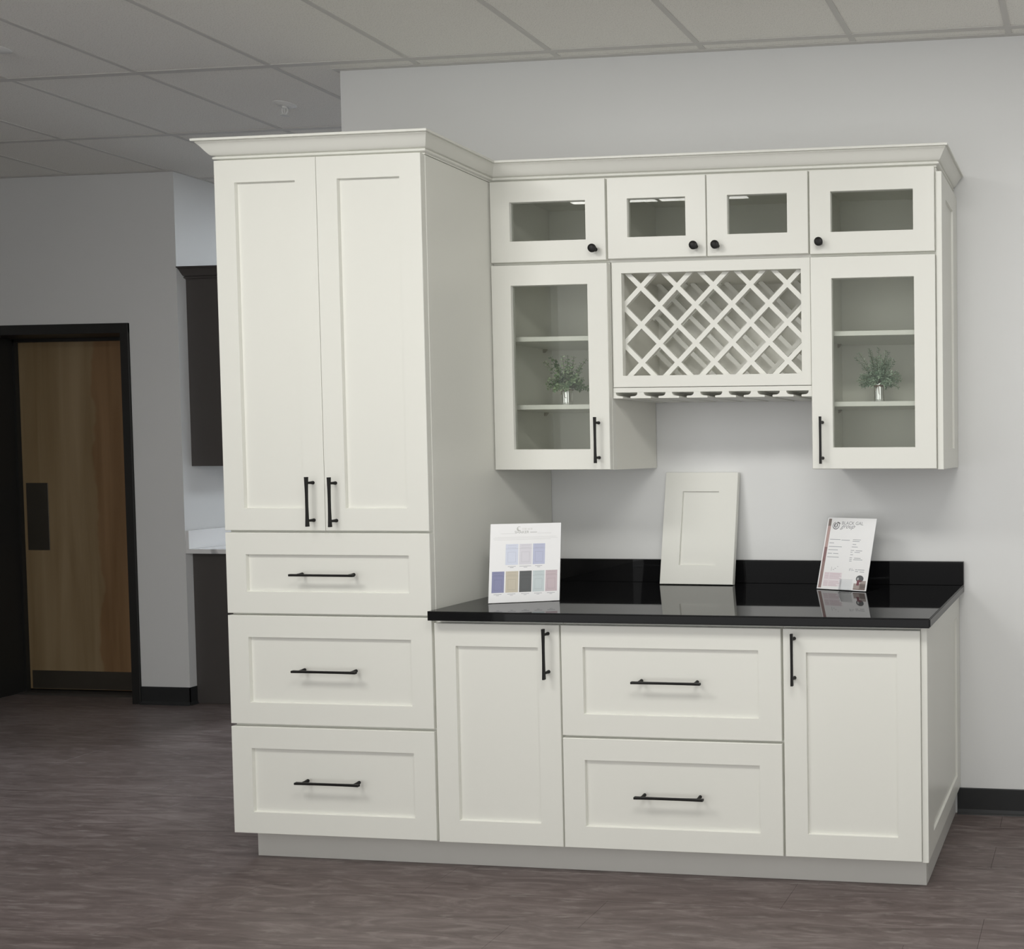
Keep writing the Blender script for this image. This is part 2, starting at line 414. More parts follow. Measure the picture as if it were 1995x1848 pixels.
# ceiling: lay-in tiles in a tee grid
ceiling = tag(part('ceiling', MB().box(ROOM['x0'] - 5, ROOM['x1'] + 5, CEIL_Y0, ROOM['y1'] + 5, ZC + 4, ZC + 6), 'ceiling_tile', None), 'suspended ceiling of pale square acoustic tiles', None, None, 'structure')
gx = lambda k: GX + 24 * k
gy = lambda k: GY + 24 * k
lit = set()
for (i, j) in LIGHTS_FRONT + FILL_LIGHTS_REAR:
    lit |= {(i, j), (i + 1, j)}
tile_me = MB().box(-11.85, 11.85, -11.85, 11.85, 0.12, 0.7, 0.03).mesh('ceiling_tile', 'ceiling_tile')
tile_rest = MB()
K0 = int(round((ROOM['x0'] - GX) / 24)); K1 = int(round((ROOM['x1'] - GX) / 24))
J0 = -6; J1 = int(math.ceil((ROOM['y1'] - GY) / 24))
for i in range(K0, K1):
    for j in range(J0, J1):
        if (i, j) in lit: continue
        cx, cy = gx(i) + 12, gy(j) + 12
        # tiles stop at the walls; pieces against a wall are cut to fit
        x0, x1, y0, y1 = gx(i) + 0.15, gx(i + 1) - 0.15, gy(j) + 0.15, gy(j + 1) - 0.15
        boxes = []
        if cx < SIDE_X and y0 > FAR_Y: continue
        if cx < SIDE_X - 12 and y1 > FAR_Y: boxes = [(x0, x1, y0, FAR_Y)]
        elif x0 < SIDE_X < x1 and y1 > FAR_Y:
            boxes = [(x0, x1, y0, FAR_Y)] if y0 < FAR_Y else []
            boxes.append((SIDE_X, x1, max(y0, FAR_Y), y1))
        elif y0 < 0 < y1 and x1 > WALL_END:
            if x0 > WALL_END: boxes = [(x0, x1, y0, 0), (x0, x1, 4.75, y1)]
            else: boxes = [(x0, x1, y0, 0), (x0, WALL_END, 0, y1), (WALL_END, x1, 4.75, y1)]
        vis = -3 <= j <= 2 and -9 <= i <= 4 and (j < 0 or cx < 12)
        if boxes:
            for (a, b, c, d) in boxes:
                if vis and c < FAR_Y and not (c >= 4.7 and b > WALL_END + 1):
                    part('ceiling_tile', MB().box(a, b, c, d, ZC + 0.12, ZC + 0.7), 'ceiling_tile', ceiling, pivot=((a + b) / 2, (c + d) / 2, ZC))
                else:
                    tile_rest.box(a, b, c, d, ZC + 0.12, ZC + 0.7)
        elif vis:
            put('ceiling_tile', tile_me, ceiling, loc=(cx, cy, ZC))
        else:
            tile_rest.box(x0, x1, y0, y1, ZC + 0.12, ZC + 0.7)
tag(part('tile_field', tile_rest, 'ceiling_tile', ceiling), None, None, None, 'stuff')
TW = 0.47
for i in range(K0 + 1, K1):
    x = gx(i)
    y1 = FAR_Y if x < SIDE_X else ROOM['y1']
    part('grid_runner', MB().box(x - TW, x + TW, CEIL_Y0, 0 if x > WALL_END else y1, ZC, ZC + 0.12).box(x - 0.06, x + 0.06, CEIL_Y0, 0 if x > WALL_END else y1, ZC + 0.12, ZC + 1.5), 'tile_tee', ceiling, pivot=(x, 0, ZC))
    if x > WALL_END:
        part('grid_runner', MB().box(x - TW, x + TW, 4.75, y1, ZC, ZC + 0.12), 'tile_tee', ceiling, pivot=(x, 80, ZC))
for j in range(J0 + 1, J1):
    y = gy(j)
    xs = ROOM['x0'] if y < FAR_Y else SIDE_X
    part('grid_crosspiece', MB().box(xs, ROOM['x1'], y - TW, y + TW, ZC - 0.02, ZC + 0.11).box(xs, ROOM['x1'], y - 0.06, y + 0.06, ZC + 0.12, ZC + 1.5), 'tile_tee', ceiling, pivot=(0, y, ZC))
def angle(name, mb): part(name, mb, 'tile_tee', ceiling)
angle('wall_angle', MB().box(WALL_END - 0.8, ROOM['x1'], -0.8, -0.02, ZC - 0.03, ZC + 0.1))
angle('wall_angle', MB().box(WALL_END - 0.8, WALL_END - 0.02, -0.015, 5.5, ZC - 0.03, ZC + 0.1))
angle('wall_angle', MB().box(ROOM['x0'], SIDE_X + 0.8, FAR_Y - 0.8, FAR_Y - 0.02, ZC - 0.03, ZC + 0.1))
angle('wall_angle', MB().box(SIDE_X + 0.02, SIDE_X + 0.8, FAR_Y - 0.015, ROOM['y1'], ZC - 0.03, ZC + 0.1))

# ceiling troffers
def troffer(i, j, lens, label):
    x0, y0 = gx(i), gy(j); x1, y1 = x0 + 48, y0 + 24
    t = thing('ceiling_light', label, 'light', ((x0 + x1) / 2, (y0 + y1) / 2, ZC), group='recessed ceiling troffers')
    part('housing', MB().box(x0 + 0.6, x1 - 0.6, y0 + 0.6, y1 - 0.6, ZC + 1.0, ZC + 3.5), 'troffer_frame', t)
    part('frame', MB().ring(x0 + 0.5, x1 - 0.5, y0 + 0.5, y1 - 0.5, x0 + 0.9, x1 - 0.9, y0 + 0.9, y1 - 0.9, ZC + 0.14, ZC + 1.0, 0.03, lambda a, b, d: (a, b, d)), 'troffer_frame', t)
    part('diffuser', MB().box(x0 + 0.75, x1 - 0.75, y0 + 0.75, y1 - 0.75, ZC + 0.2, ZC + 0.45), lens, t)
for (i, j) in LIGHTS_FRONT:
    troffer(i, j, 'troffer_lens', 'white rectangular troffer light recessed in the tiled ceiling ahead of the ' + ('pantry' if i < 0 else 'right cabinet end'))
for (i, j) in FILL_LIGHTS_REAR:
    troffer(i, j, 'fill_lens_cool', 'cool fill light added out of view ' + ('over the dark alcove cabinets' if i < 0 else 'in the space behind the cabinet wall'))

# door with deep dark steel frame
DX0, DX1 = -137.0, -100.2
door = thing('door_1', 'brown birch veneer door in a deep dark steel frame', None, ((DX0 + DX1) / 2, FAR_Y, 0), kind='structure')
fr = MB()
fr.box(DX1, DX1 + 2.05, FAR_Y - 0.35, FAR_Y + 8.4, 0, 86.1, 0.06)
fr.box(DX0 - 2.05, DX0, FAR_Y - 0.35, FAR_Y + 8.4, 0, 86.1, 0.06)
fr.box(DX0 - 2.05, DX1 + 2.05, FAR_Y - 0.36, FAR_Y + 8.39, 83.9, 86.12, 0.06)
part('door_frame', fr, 'door_steel', door)
part('door_stop', MB().box(DX0, DX1, FAR_Y + 5.9, FAR_Y + 6.6, 83.2, 83.9).box(DX1 - 0.6, DX1, FAR_Y + 5.9, FAR_Y + 6.6, 0, 83.9).box(DX0, DX0 + 0.6, FAR_Y + 5.9, FAR_Y + 6.6, 0, 83.9), 'jamb_steel', door)
part('threshold', MB().prism([(0, 0), (5.4, 0), (4.9, 0.3), (0.5, 0.3)], lambda a, b, e: ((DX1 if e else DX0), FAR_Y + 4.2 + a, b)), 'threshold', door)
leaf = part('door_leaf', MB().box(DX0 + 0.12, DX1 - 0.12, FAR_Y + 6.65, FAR_Y + 8.35, 0.75, 83.85, 0.05), 'birch_veneer', door, pivot=(DX0, FAR_Y + 6.65, 0))
leaf['label'] = 'brown two-tone birch veneer door leaf'
LY = FAR_Y + 6.65
part('push_plate', MB().box(-135.6, -129.8, LY - 0.1, LY, 34.0, 50.0, 0.03), 'plate_bronze', leaf)
part('kick_plate', MB().box(DX0 + 1.2, DX1 - 1.2, LY - 0.08, LY, 0.9, 5.2, 0.02), 'plate_bronze', leaf)

# ------------------------------------------------------------------ cabinet hardware
def pull_mesh(cc, L):
    mb = MB()
    n = 12
    vs = []; fs = []
    for k in range(n + 1):
        s = -1 + 2 * k / n
        x = s * L / 2
        hw = 0.15
        th = 0.09 + 0.10 * abs(s) ** 2.2      # the bar deepens towards its ends
        yc = -0.98
        for (b, d) in ((-hw, -th * 0.8), (-hw * 0.7, -th), (hw * 0.7, -th), (hw, -th * 0.8), (hw, th), (-hw, th)):
            vs.append((x, yc + d, b))
    m = 6
    for k in range(n):
        for i in range(m):
            fs.append((k * m + i, k * m + (i + 1) % m, (k + 1) * m + (i + 1) % m, (k + 1) * m + i))
    fs.append(tuple(range(m))); fs.append(tuple(n * m + i for i in range(m))[::-1])
    mb.add(vs, fs)
    for sx in (-1, 1):
        b = MB().lathe([(0.24, 0), (0.235, 0.1), (0.19, 0.35), (0.175, 0.6), (0.16, 0.95)], 12)
        mb.add([(sx * cc / 2 + x, -z, y) for x, y, z in b.v], b.f)
    return mb.mesh('handle', 'black_metal', 40)
PULL_V = pull_mesh(5.04, 6.62)
PULL_H = pull_mesh(7.56, 9.3)
_k = MB().lathe([(0.30, 0), (0.30, 0.1), (0.2, 0.22), (0.2, 0.45), (0.42, 0.56), (0.58, 0.72), (0.62, 0.86), (0.58, 1.0), (0.42, 1.1), (0.15, 1.14)], 24)
_k.v = [(x, -z, y) for x, y, z in _k.v]
KNOB = _k.mesh('knob', 'black_metal', 40)

YF, YB = -24.58, -23.83                       # base and pantry: door face, box face
UF, UB = -12.6, -11.85                        # uppers
STILE = 3.0

def shaker(name, parent, x0, x1, z0, z1, yf, st=STILE, rail=STILE, glass=False, m='cabinet_white'):
    """door or drawer front seen from -y: frame with a recessed panel or a glass pane"""
    d = part(name, MB().ring(x0, x1, z0, z1, x0 + st, x1 - st, z0 + rail, z1 - rail, yf, yf + 0.75, 0.05, FRONT, 0.06 if not glass else 0.04), m, parent)
    if glass:
        part('glass_pane', MB().box(x0 + st - 0.3, x1 - st + 0.3, yf + 0.36, yf + 0.42, z0 + rail - 0.3, z1 - rail + 0.3), 'pane_glass', d)
    else:
        part('panel', MB().box(x0 + st - 0.3, x1 - st + 0.3, yf + 0.36, yf + 0.66, z0 + rail - 0.3, z1 - rail + 0.3), m, d)
    return d
def pull(parent, x, z, yf, vert):
    put('handle', PULL_V if vert else PULL_H, parent, loc=(x, yf, z), rot=(0, math.radians(90) if vert else 0, 0))
def knob(parent, x, z, yf):
    put('knob', KNOB, parent, loc=(x, yf, z))

# ------------------------------------------------------------------ tall pantry
pan = thing('pantry_cabinet', 'tall white shaker pantry cabinet with two doors over three drawers', 'cabinet', (15, -12, 0))
part('body', MB().box(0, 30, YB, -0.05, 4.6, 96.0, 0.04), 'cabinet_white', pan)
Z1, Z2, Z3, ZT = 19.63, 34.86, 46.2, 96.05
d = shaker('door', pan, 0.03, 14.9, Z3 + 0.1, ZT, YF); pull(d, 13.33, 50.25, YF, True)
d = shaker('door', pan, 14.98, 29.93, Z3 + 0.1, ZT, YF); pull(d, 16.62, 50.2, YF, True)
d = shaker('drawer', pan, 0.03, 29.93, Z2 + 0.15, Z3 - 0.2, YF, rail=2.95); pull(d, 15.15, 40.42, YF, False)
d = shaker('drawer', pan, 0.03, 29.93, Z1 + 0.2, Z2 - 0.15, YF, rail=2.95); pull(d, 15.1, 27.42, YF, False)
d = shaker('drawer', pan, 0.03, 29.93, 4.7, Z1 - 0.2, YF, rail=2.95); pull(d, 15.1, 12.25, YF, False)

# ------------------------------------------------------------------ base cabinets
BT, BB, DT = 34.6, 4.6, 34.05
def base(x0, x1, label):
    t = thing('base_cabinet', label, 'cabinet', ((x0 + x1) / 2, -12, 0))
    part('body', MB().box(x0 + 0.02, x1 - 0.02, YB, -0.05, BB, BT, 0.03), 'cabinet_white', t)
    return t
b1 = base(30, 48, 'white shaker base cabinet with one door beside the tall pantry')
d = shaker('door', b1, 30.3, 47.9, BB, DT, YF); pull(d, 46.38, 30.4, YF, True)
b2 = base(48, 78, 'white shaker base cabinet with two wide drawers below the leaning sample door')
d = shaker('drawer', b2, 48.13, 77.9, 19.5, DT, YF, rail=2.85); pull(d, 62.95, 26.95, YF, False)
d = shaker('drawer', b2, 48.13, 77.9, BB, 19.15, YF, rail=2.85); pull(d, 63.1, 11.95, YF, False)
b3 = base(78, 96, 'white shaker base cabinet with one door at the open end of the counter')
d = shaker('door', b3, 78.2, 96.0, BB, DT, YF); pull(d, 79.7, 30.3, YF, True)

def end_panel(label, x, y0, y1, z0, z1, st_f, st_b, rl_t, rl_b, base_z):
    t = thing('end_panel', label, 'panel', (x, (y0 + y1) / 2, base_z))
    part('frame', MB().ring(y0, y1, z0, z1, y0 + st_f, y1 - st_b, z0 + rl_b, z1 - rl_t, x + 0.8, x + 0.02, 0.04, RIGHT, 0.07), 'cabinet_white', t)
    part('panel', MB().box(x + 0.05, x + 0.5, y0 + st_f - 0.3, y1 - st_b + 0.3, z0 + rl_b - 0.3, z1 - rl_t + 0.3), 'cabinet_white', t)
end_panel('white recessed panel covering the open end of the base cabinets', 96.02, -24.2, -0.1, 4.35, 34.55, 3.4, 2.6, 3.2, 2.5, 4.35)
end_panel('tall narrow white recessed panel on the side of the glass wall cabinets', 96.02, -12.2, -0.1, 54.05, 95.35, 3.0, 3.3, 3.0, 2.9, 54.05)

# toe kick under the whole run
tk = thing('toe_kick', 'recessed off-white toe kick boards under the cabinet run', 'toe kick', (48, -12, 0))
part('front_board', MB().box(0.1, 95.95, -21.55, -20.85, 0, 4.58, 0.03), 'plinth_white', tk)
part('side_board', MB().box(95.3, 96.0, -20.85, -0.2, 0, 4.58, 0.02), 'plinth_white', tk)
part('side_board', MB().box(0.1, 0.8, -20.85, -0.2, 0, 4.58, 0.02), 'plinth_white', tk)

# countertop with upstand
ct = thing('countertop', 'polished black granite countertop with a short upstand', 'countertop', (64, -12, 34.62))
def slab():
    bm = bmesh.new()
    x0, x1, y0, y1, z0, z1 = 30.45, 97.6, -25.92, -0.05, 34.64, 35.87
    vs = [bm.verts.new(p) for p in [(x, y, z) for x in (x0, x1) for y in (y0, y1) for z in (z0, z1)]]
    for f in [(0, 1, 3, 2), (4, 6, 7, 5), (0, 4, 5, 1), (2, 3, 7, 6), (0, 2, 6, 4), (1, 5, 7, 3)]:
        bm.faces.new([vs[i] for i in f])
    ed = [e for e in bm.edges if all(v.co.y < y0 + 0.1 for v in e.verts) or all(v.co.x > x1 - 0.1 for v in e.verts) or all(v.co.x < x0 + 0.1 and v.co.y < -24 for v in e.verts)]
    bmesh.ops.bevel(bm, geom=ed, offset=0.16, segments=3, affect='EDGES')
    bm.verts.index_update()
    mb = MB().add([v.co[:] for v in bm.verts], [[v.index for v in f.verts] for f in bm.faces]); bm.free()
    return mb
part('slab', slab(), 'black_granite', ct, 40)
part('upstand', MB().box(30.1, 97.6, -0.8, -0.05, 35.87, 39.5, 0.05), 'black_granite', ct)

# ------------------------------------------------------------------ wall cabinets
def upper(name, label, x0, x1, z0, z1, shelves=(), pins=True):
    t = thing(name, label, 'cabinet', ((x0 + x1) / 2, -6, z0))
    e = 0.006
    part('side_panel', MB().box(x0 + e, x0 + 0.62, UB + 0.752, -0.1, z0, z1), 'interior_white', t)
    part('side_panel', MB().box(x1 - 0.62, x1 - e, UB + 0.752, -0.1, z0, z1), 'interior_white', t)
    part('top_panel', MB().box(x0 + 0.63, x1 - 0.63, UB + 0.76, -0.31, z1 - 0.7, z1 - 0.08), 'interior_white', t)
    part('bottom_panel', MB().box(x0 + 0.63, x1 - 0.63, UB + 0.76, -0.31, z0 + 0.05, z0 + 0.67), 'interior_white', t)
    part('back_panel', MB().box(x0 + 0.63, x1 - 0.63, -0.3, -0.1, z0 + 0.01, z1 - 0.01), 'interior_white', t)
    part('face_frame', MB().ring(x0 + e, x1 - e, z0, z1, x0 + 1.5, x1 - 1.5, z0 + 1.4, z1 - 1.4, UB, UB + 0.75, 0.02, FRONT, 0.0), 'cabinet_white', t)
    for z in shelves:
        part('shelf', MB().box(x0 + 0.66, x1 - 0.66, -11.0, -0.35, z - 0.68, z, 0.03), 'cabinet_white', t)
        for xs, sg in ((x0 + 0.62, 1), (x1 - 0.62, -1)):
            for y in (-9.6, -2.2):
                part('shelf_pin', MB().prism([(0, 0), (0.0, -0.55), (0.16, -0.5), (0.5, -0.1), (0.5, 0)], lambda a, b, en, xs=xs, sg=sg, y=y, z=z: (xs + sg * a, y + (0.22 if en else -0.22), z - 0.69 + b)), 'nickel', t)
    return t
UZ0, UZM, UZ1 = 54.1, 84.1, 96.0
u = upper('wall_cabinet', 'small white glass-door cabinet in the top row next to the pantry', 30.05, 48, UZM, UZ1)
d = shaker('door', u, 30.2, 47.85, UZM + 0.22, 95.97, UF, glass=True); knob(d, 46.32, 85.85, UF)
u = upper('wall_cabinet', 'small white cabinet with a pair of glass doors above the wine rack', 48, 78, UZM, UZ1)
d = shaker('door', u, 48.17, 62.9, UZM + 0.35, 95.97, UF, glass=True); knob(d, 61.42, 85.85, UF)
d = shaker('door', u, 63.07, 77.83, UZM + 0.35, 95.97, UF, glass=True); knob(d, 64.6, 85.85, UF)
u = upper('wall_cabinet', 'small white glass-door cabinet at the right end of the top row', 78, 96, UZM, UZ1)
d = shaker('door', u, 78.08, 95.85, UZM + 0.22, 95.97, UF, glass=True); knob(d, 79.62, 85.85, UF)
SH = (63.7, 73.72)
u = upper('wall_cabinet', 'tall white glass-door wall cabinet between the pantry and the wine rack', 30.05, 48, UZ0, UZM - 0.02, SH)
d = shaker('door', u, 30.15, 47.95, UZ0 + 0.05, UZM - 0.2, UF, rail=2.95, glass=True); pull(d, 46.3, 58.4, UF, True)
u = upper('wall_cabinet', 'tall white glass-door wall cabinet right of the wine rack', 78, 96, UZ0, UZM - 0.02, SH)
d = shaker('door', u, 78.1, 95.9, UZ0 + 0.05, UZM - 0.2, UF, rail=3.0, glass=True); pull(d, 79.6, 58.2, UF, True)

# wine rack
wr = thing('wine_rack', 'white lattice wine rack cabinet with stemware rails underneath', 'wine rack', (63, -6, 64.4))
x0, x1, z0, z1 = 48.2, 77.8, 66.0, UZM - 0.02
part('side_panel', MB().box(x0, x0 + 0.6, UB + 0.75, -0.1, z0, z1), 'interior_white', wr)
part('side_panel', MB().box(x1 - 0.6, x1, UB + 0.75, -0.1, z0, z1), 'interior_white', wr)
part('top_panel', MB().box(x0 + 0.6, x1 - 0.6, UB + 0.75, -0.3, z1 - 1.2, z1 - 0.6), 'interior_white', wr)
part('bottom_panel', MB().box(x0 + 0.6, x1 - 0.6, UB + 0.75, -0.3, z0 + 0.9, z0 + 1.5), 'interior_white', wr)
part('back_panel', MB().box(x0 + 0.6, x1 - 0.6, -0.3, -0.1, z0, z1), 'interior_white', wr)
OX0, OX1, OZ0, OZ1 = 49.68, 76.44, 67.72, 82.52
part('face_frame', MB().ring(x0, x1, z0 + 0.06, z1, OX0, OX1, OZ0, OZ1, UB, UB + 0.75, 0.03, FRONT, 0.0), 'cabinet_white', wr)
def lattice(y0, y1, tone):
    NX, NZ, P = 63.14, 75.13, 5.49
    hw = 0.345
    for sgn in (1, -1):
        for k in range(-8, 9):
            # line z - NZ = sgn * (x - NX) + k * P ; clip its centre line to the cabinet opening
            xa, xb, za, zb = x0 + 0.62, x1 - 0.62, OZ0 - 0.5, OZ1 + 0.45
            pts = []
            for x in (xa, xb):
                z = NZ + sgn * (x - NX) + k * P
                if za <= z <= zb: pts.append((x, z))
            for z in (za, zb):
                x = NX + sgn * (z - NZ - k * P)
                if xa < x < xb: pts.append((x, z))
            if len(pts) < 2: continue
            pts.sort(); (ax, az), (bx, bz) = pts[0], pts[-1]
            L = math.hypot(bx - ax, bz - az)
            if L < 1.6: continue
            ux, uz = (bx - ax) / L, (bz - az) / L
            nx, nz = -uz, ux
            s = hw * 0.4
            poly = [(ax + ux * s + nx * hw, az + uz * s + nz * hw), (ax + ux * s - nx * hw, az + uz * s - nz * hw),
                    (bx - ux * s - nx * hw, bz - uz * s - nz * hw), (bx - ux * s + nx * hw, bz - uz * s + nz * hw)]
            e = 0.004 if sgn > 0 else 0.0
            part('slat', MB().prism(poly, lambda a, b, en, e=e: (a, (y1 - e if en else y0 + e), b)), tone, wr, pivot=((ax + bx) / 2, y0, (az + bz) / 2))
lattice(UB + 0.78, UB + 1.3, 'cabinet_white')
lattice(-2.3, -1.8, 'cabinet_white')
part('rail_board', MB().box(x0 - 0.05, x1 + 0.05, UB, -0.3, 65.3, 65.98, 0.03), 'cabinet_white', wr)
for k in range(8):
    cxr = 48.04 + 4.263 * k
    half = [(0.5, 65.32), (0.5, 65.12), (0.62, 64.92), (0.85, 64.8), (1.5, 64.74), (1.58, 64.62), (1.52, 64.46)]
    pr = [(cxr + a, b) for a, b in half] + [(cxr - a, b) for a, b in half[::-1]]
    pr = [(min(max(a, x0 - 0.05), x1 + 0.05), b) for a, b in pr]
    part('stemware_rail', MB().prism(pr, lambda a, b, en: (a, (-0.4 if en else UB + 0.02), b)), 'cabinet_white', wr)

# crown moulding along pantry and wall cabinets
def crown(name, path, normals, label, m, zoff=0.0):
    prof = [(-0.3, 96.07), (0.06, 96.07), (0.06, 96.26), (0.34, 96.3), (0.46, 96.4), (0.48, 96.54), (0.4, 96.66), (0.28, 96.7), (0.28, 96.76), (0.5, 96.8)]
    for k in range(1, 13):
        t = k / 12
        prof.append((0.5 + 1.16 * t, 96.8 + 1.4 * (0.35 * t + 0.65 * (3 * t * t - 2 * t ** 3))))
    prof += [(1.62, 98.24), (1.62, 98.33), (1.94, 98.34), (1.96, 98.6), (1.9, 98.67), (-0.3, 98.67)]
    n = len(prof); mb = MB(); vs = []; fs = []
    for (px, py), (nx, ny) in zip(path, normals):
        for q, z in prof:
            vs.append((px + nx * q, py + ny * q, z + zoff))
    for s in range(len(path) - 1):
        for i in range(n):
            fs.append((s * n + i, s * n + (i + 1) % n, (s + 1) * n + (i + 1) % n, (s + 1) * n + i))
    fs.append(tuple(range(n))); fs.append(tuple((len(path) - 1) * n + i for i in range(n))[::-1])
    mb.add(vs, fs)
    c = put(name, None) if False else part(name, mb, m, None, 35)
    return c
cm = crown('crown_molding', [(0, -0.3), (0, YB), (30, YB), (30, UB), (96, UB), (96, -0.3)], [(-1, 0), (-1, -1), (1, -1), (1, -1), (1, -1), (1, 0)], '', 'cabinet_white')
tag(cm, 'white crown moulding wrapping the tops of the pantry and wall cabinets', 'moulding')

# ------------------------------------------------------------------ plants in the glass cabinets
def plant(label, x, y, z, kind, seed):
    rg = random.Random(seed)
    t = thing('potted_plant', label, 'plant', (x, y, z), group='small plants behind the cabinet glass')
    H = 2.85
    flute = lambda a, h: (1 + 0.035 * math.cos(18 * a)) if 0.1 < h < 2.4 else 1.0
    pot = MB().lathe([(0.66, 0), (0.74, 0.12), (0.76, 0.2), (0.77, 2.3), (0.76, 2.45), (0.82, 2.55), (0.84, 2.8), (0.80, H), (0.72, H), (0.70, 2.5)], 72, flute, cap=False)
    pot.f.append(tuple(range(72)))
    lpart('pot', pot, 'silver', t, 50)
    lpart('soil', MB().lathe([(0.70, 2.45), (0.5, 2.6), (0.1, 2.66)], 16, cap=False), 'soil', t)
    tw = MB()
    for dz in (2.42, 2.5):
        tw.tube([(0.83 * math.cos(a), 0.83 * math.sin(a), dz) for a in [2 * math.pi * k / 20 for k in range(21)]], 0.045, 5)
    for sg in (-1, 1):
        tw.tube([(0.05 * sg, -0.86, 2.46), (0.45 * sg, -0.95, 2.62), (0.85 * sg, -0.8, 2.5), (0.7 * sg, -0.9, 2.3), (0.1 * sg, -0.88, 2.44)], 0.045, 5)
        tw.tube([(0.02 * sg, -0.88, 2.44), (0.2 * sg - 0.1, -0.95, 2.1), (0.25 * sg - 0.1, -0.9, 1.7 - 0.4 * (sg > 0)), (0.3 * sg, -0.86, 1.2 if sg > 0 else 1.9)], 0.045, 5)
    lpart('twine', tw, 'twine', t)
    fol, stm = MB(), MB()
    ns = 46 if kind == 'round' else 74
    for s in range(ns):
        az = s * 2.39996 + rg.uniform(-0.3, 0.3)
        el = math.radians(rg.uniform(-14, 50)) if s % 5 < 3 else math.radians(rg.uniform(50, 90))
        Ls = rg.uniform(2.0, 3.3) if el < math.radians(50) else rg.uniform(3.0, 5.6)
        d = Vector((math.cos(az) * math.cos(el), math.sin(az) * math.cos(el) * 0.8, math.sin(el)))
        p0 = Vector((0.3 * math.cos(az), 0.3 * math.sin(az), 2.6))
        pts = [p0 + d * Ls * q + Vector((0, 0, 0.5 * math.sin(math.pi * q) * math.cos(el))) for q in (0, 0.25, 0.5, 0.75, 1.0)]
        stm.tube(pts, 0.03, 4)
        nl = 7 if kind == 'round' else 13
        for q in range(nl):
            f = 0.25 + 0.75 * (q + 0.5) / nl
            i = min(int(f * 4), 3); p = pts[i].lerp(pts[i + 1], f * 4 - i)
            dd = (pts[i + 1] - pts[i]).normalized()
            side = dd.orthogonal().normalized()
            for ph in (0, math.pi):
                rot = Matrix.Rotation(ph + q * 1.6 + rg.uniform(-.4, .4), 3, dd)
                o = rot @ side
                ld = (o * 0.85 + dd * 0.5).normalized()
                w = ld.cross(dd).normalized()
                if kind == 'round': ln, wd = rg.uniform(0.5, 0.75) * (1.15 - 0.5 * f), rg.uniform(0.2, 0.3) * (1.15 - 0.45 * f)
                else: ln, wd = rg.uniform(0.42, 0.75) * (1.1 - 0.4 * f), rg.uniform(0.055, 0.1)
                up = ld.cross(w) * 0.05
                fol.add([p, p + ld * ln * 0.35 + w * wd + up, p + ld * ln * 0.75 + w * wd * 0.8 + up, p + ld * ln, p + ld * ln * 0.75 - w * wd * 0.8 + up, p + ld * ln * 0.35 - w * wd + up], [(0, 1, 2, 3), (0, 3, 4, 5)])
    lpart('stem', stm, 'stem_green', t)
    o = lpart('foliage', fol, 'leaf_eucalyptus' if kind == 'round' else 'leaf_herb', t); o['kind'] = 'stuff'
plant('small round-leaved green plant in a silver fluted pot, in the cabinet next to the pantry', 37.75, -7, SH[0], 'round', 3)
plant('small fine-leaved grey-green plant in a silver fluted pot, in the right glass cabinet', 86.35, -7, SH[0], 'fine', 11)

# ------------------------------------------------------------------ things on the counter
CT = 35.885
# sample door leaning on the wall
sd = thing('sample_door', 'loose white shaker sample door leaning on the wall above the black counter', 'sample door', (55.79, -3.22, CT + 0.11), rot=(math.radians(-8.0), 0, math.radians(-1.0)))
W_, H_ = 12.0, 17.55
lpart('frame', MB().ring(-W_ / 2, W_ / 2, 0, H_, -W_ / 2 + 3.0, W_ / 2 - 3.0, 2.95, H_ - 3.0, 0, 0.75, 0.05, FRONT, 0.07), 'cabinet_white', sd)
lpart('panel', MB().box(-W_ / 2 + 2.7, W_ / 2 - 2.7, 0.27, 0.6, 2.65, H_ - 2.7), 'cabinet_white', sd)

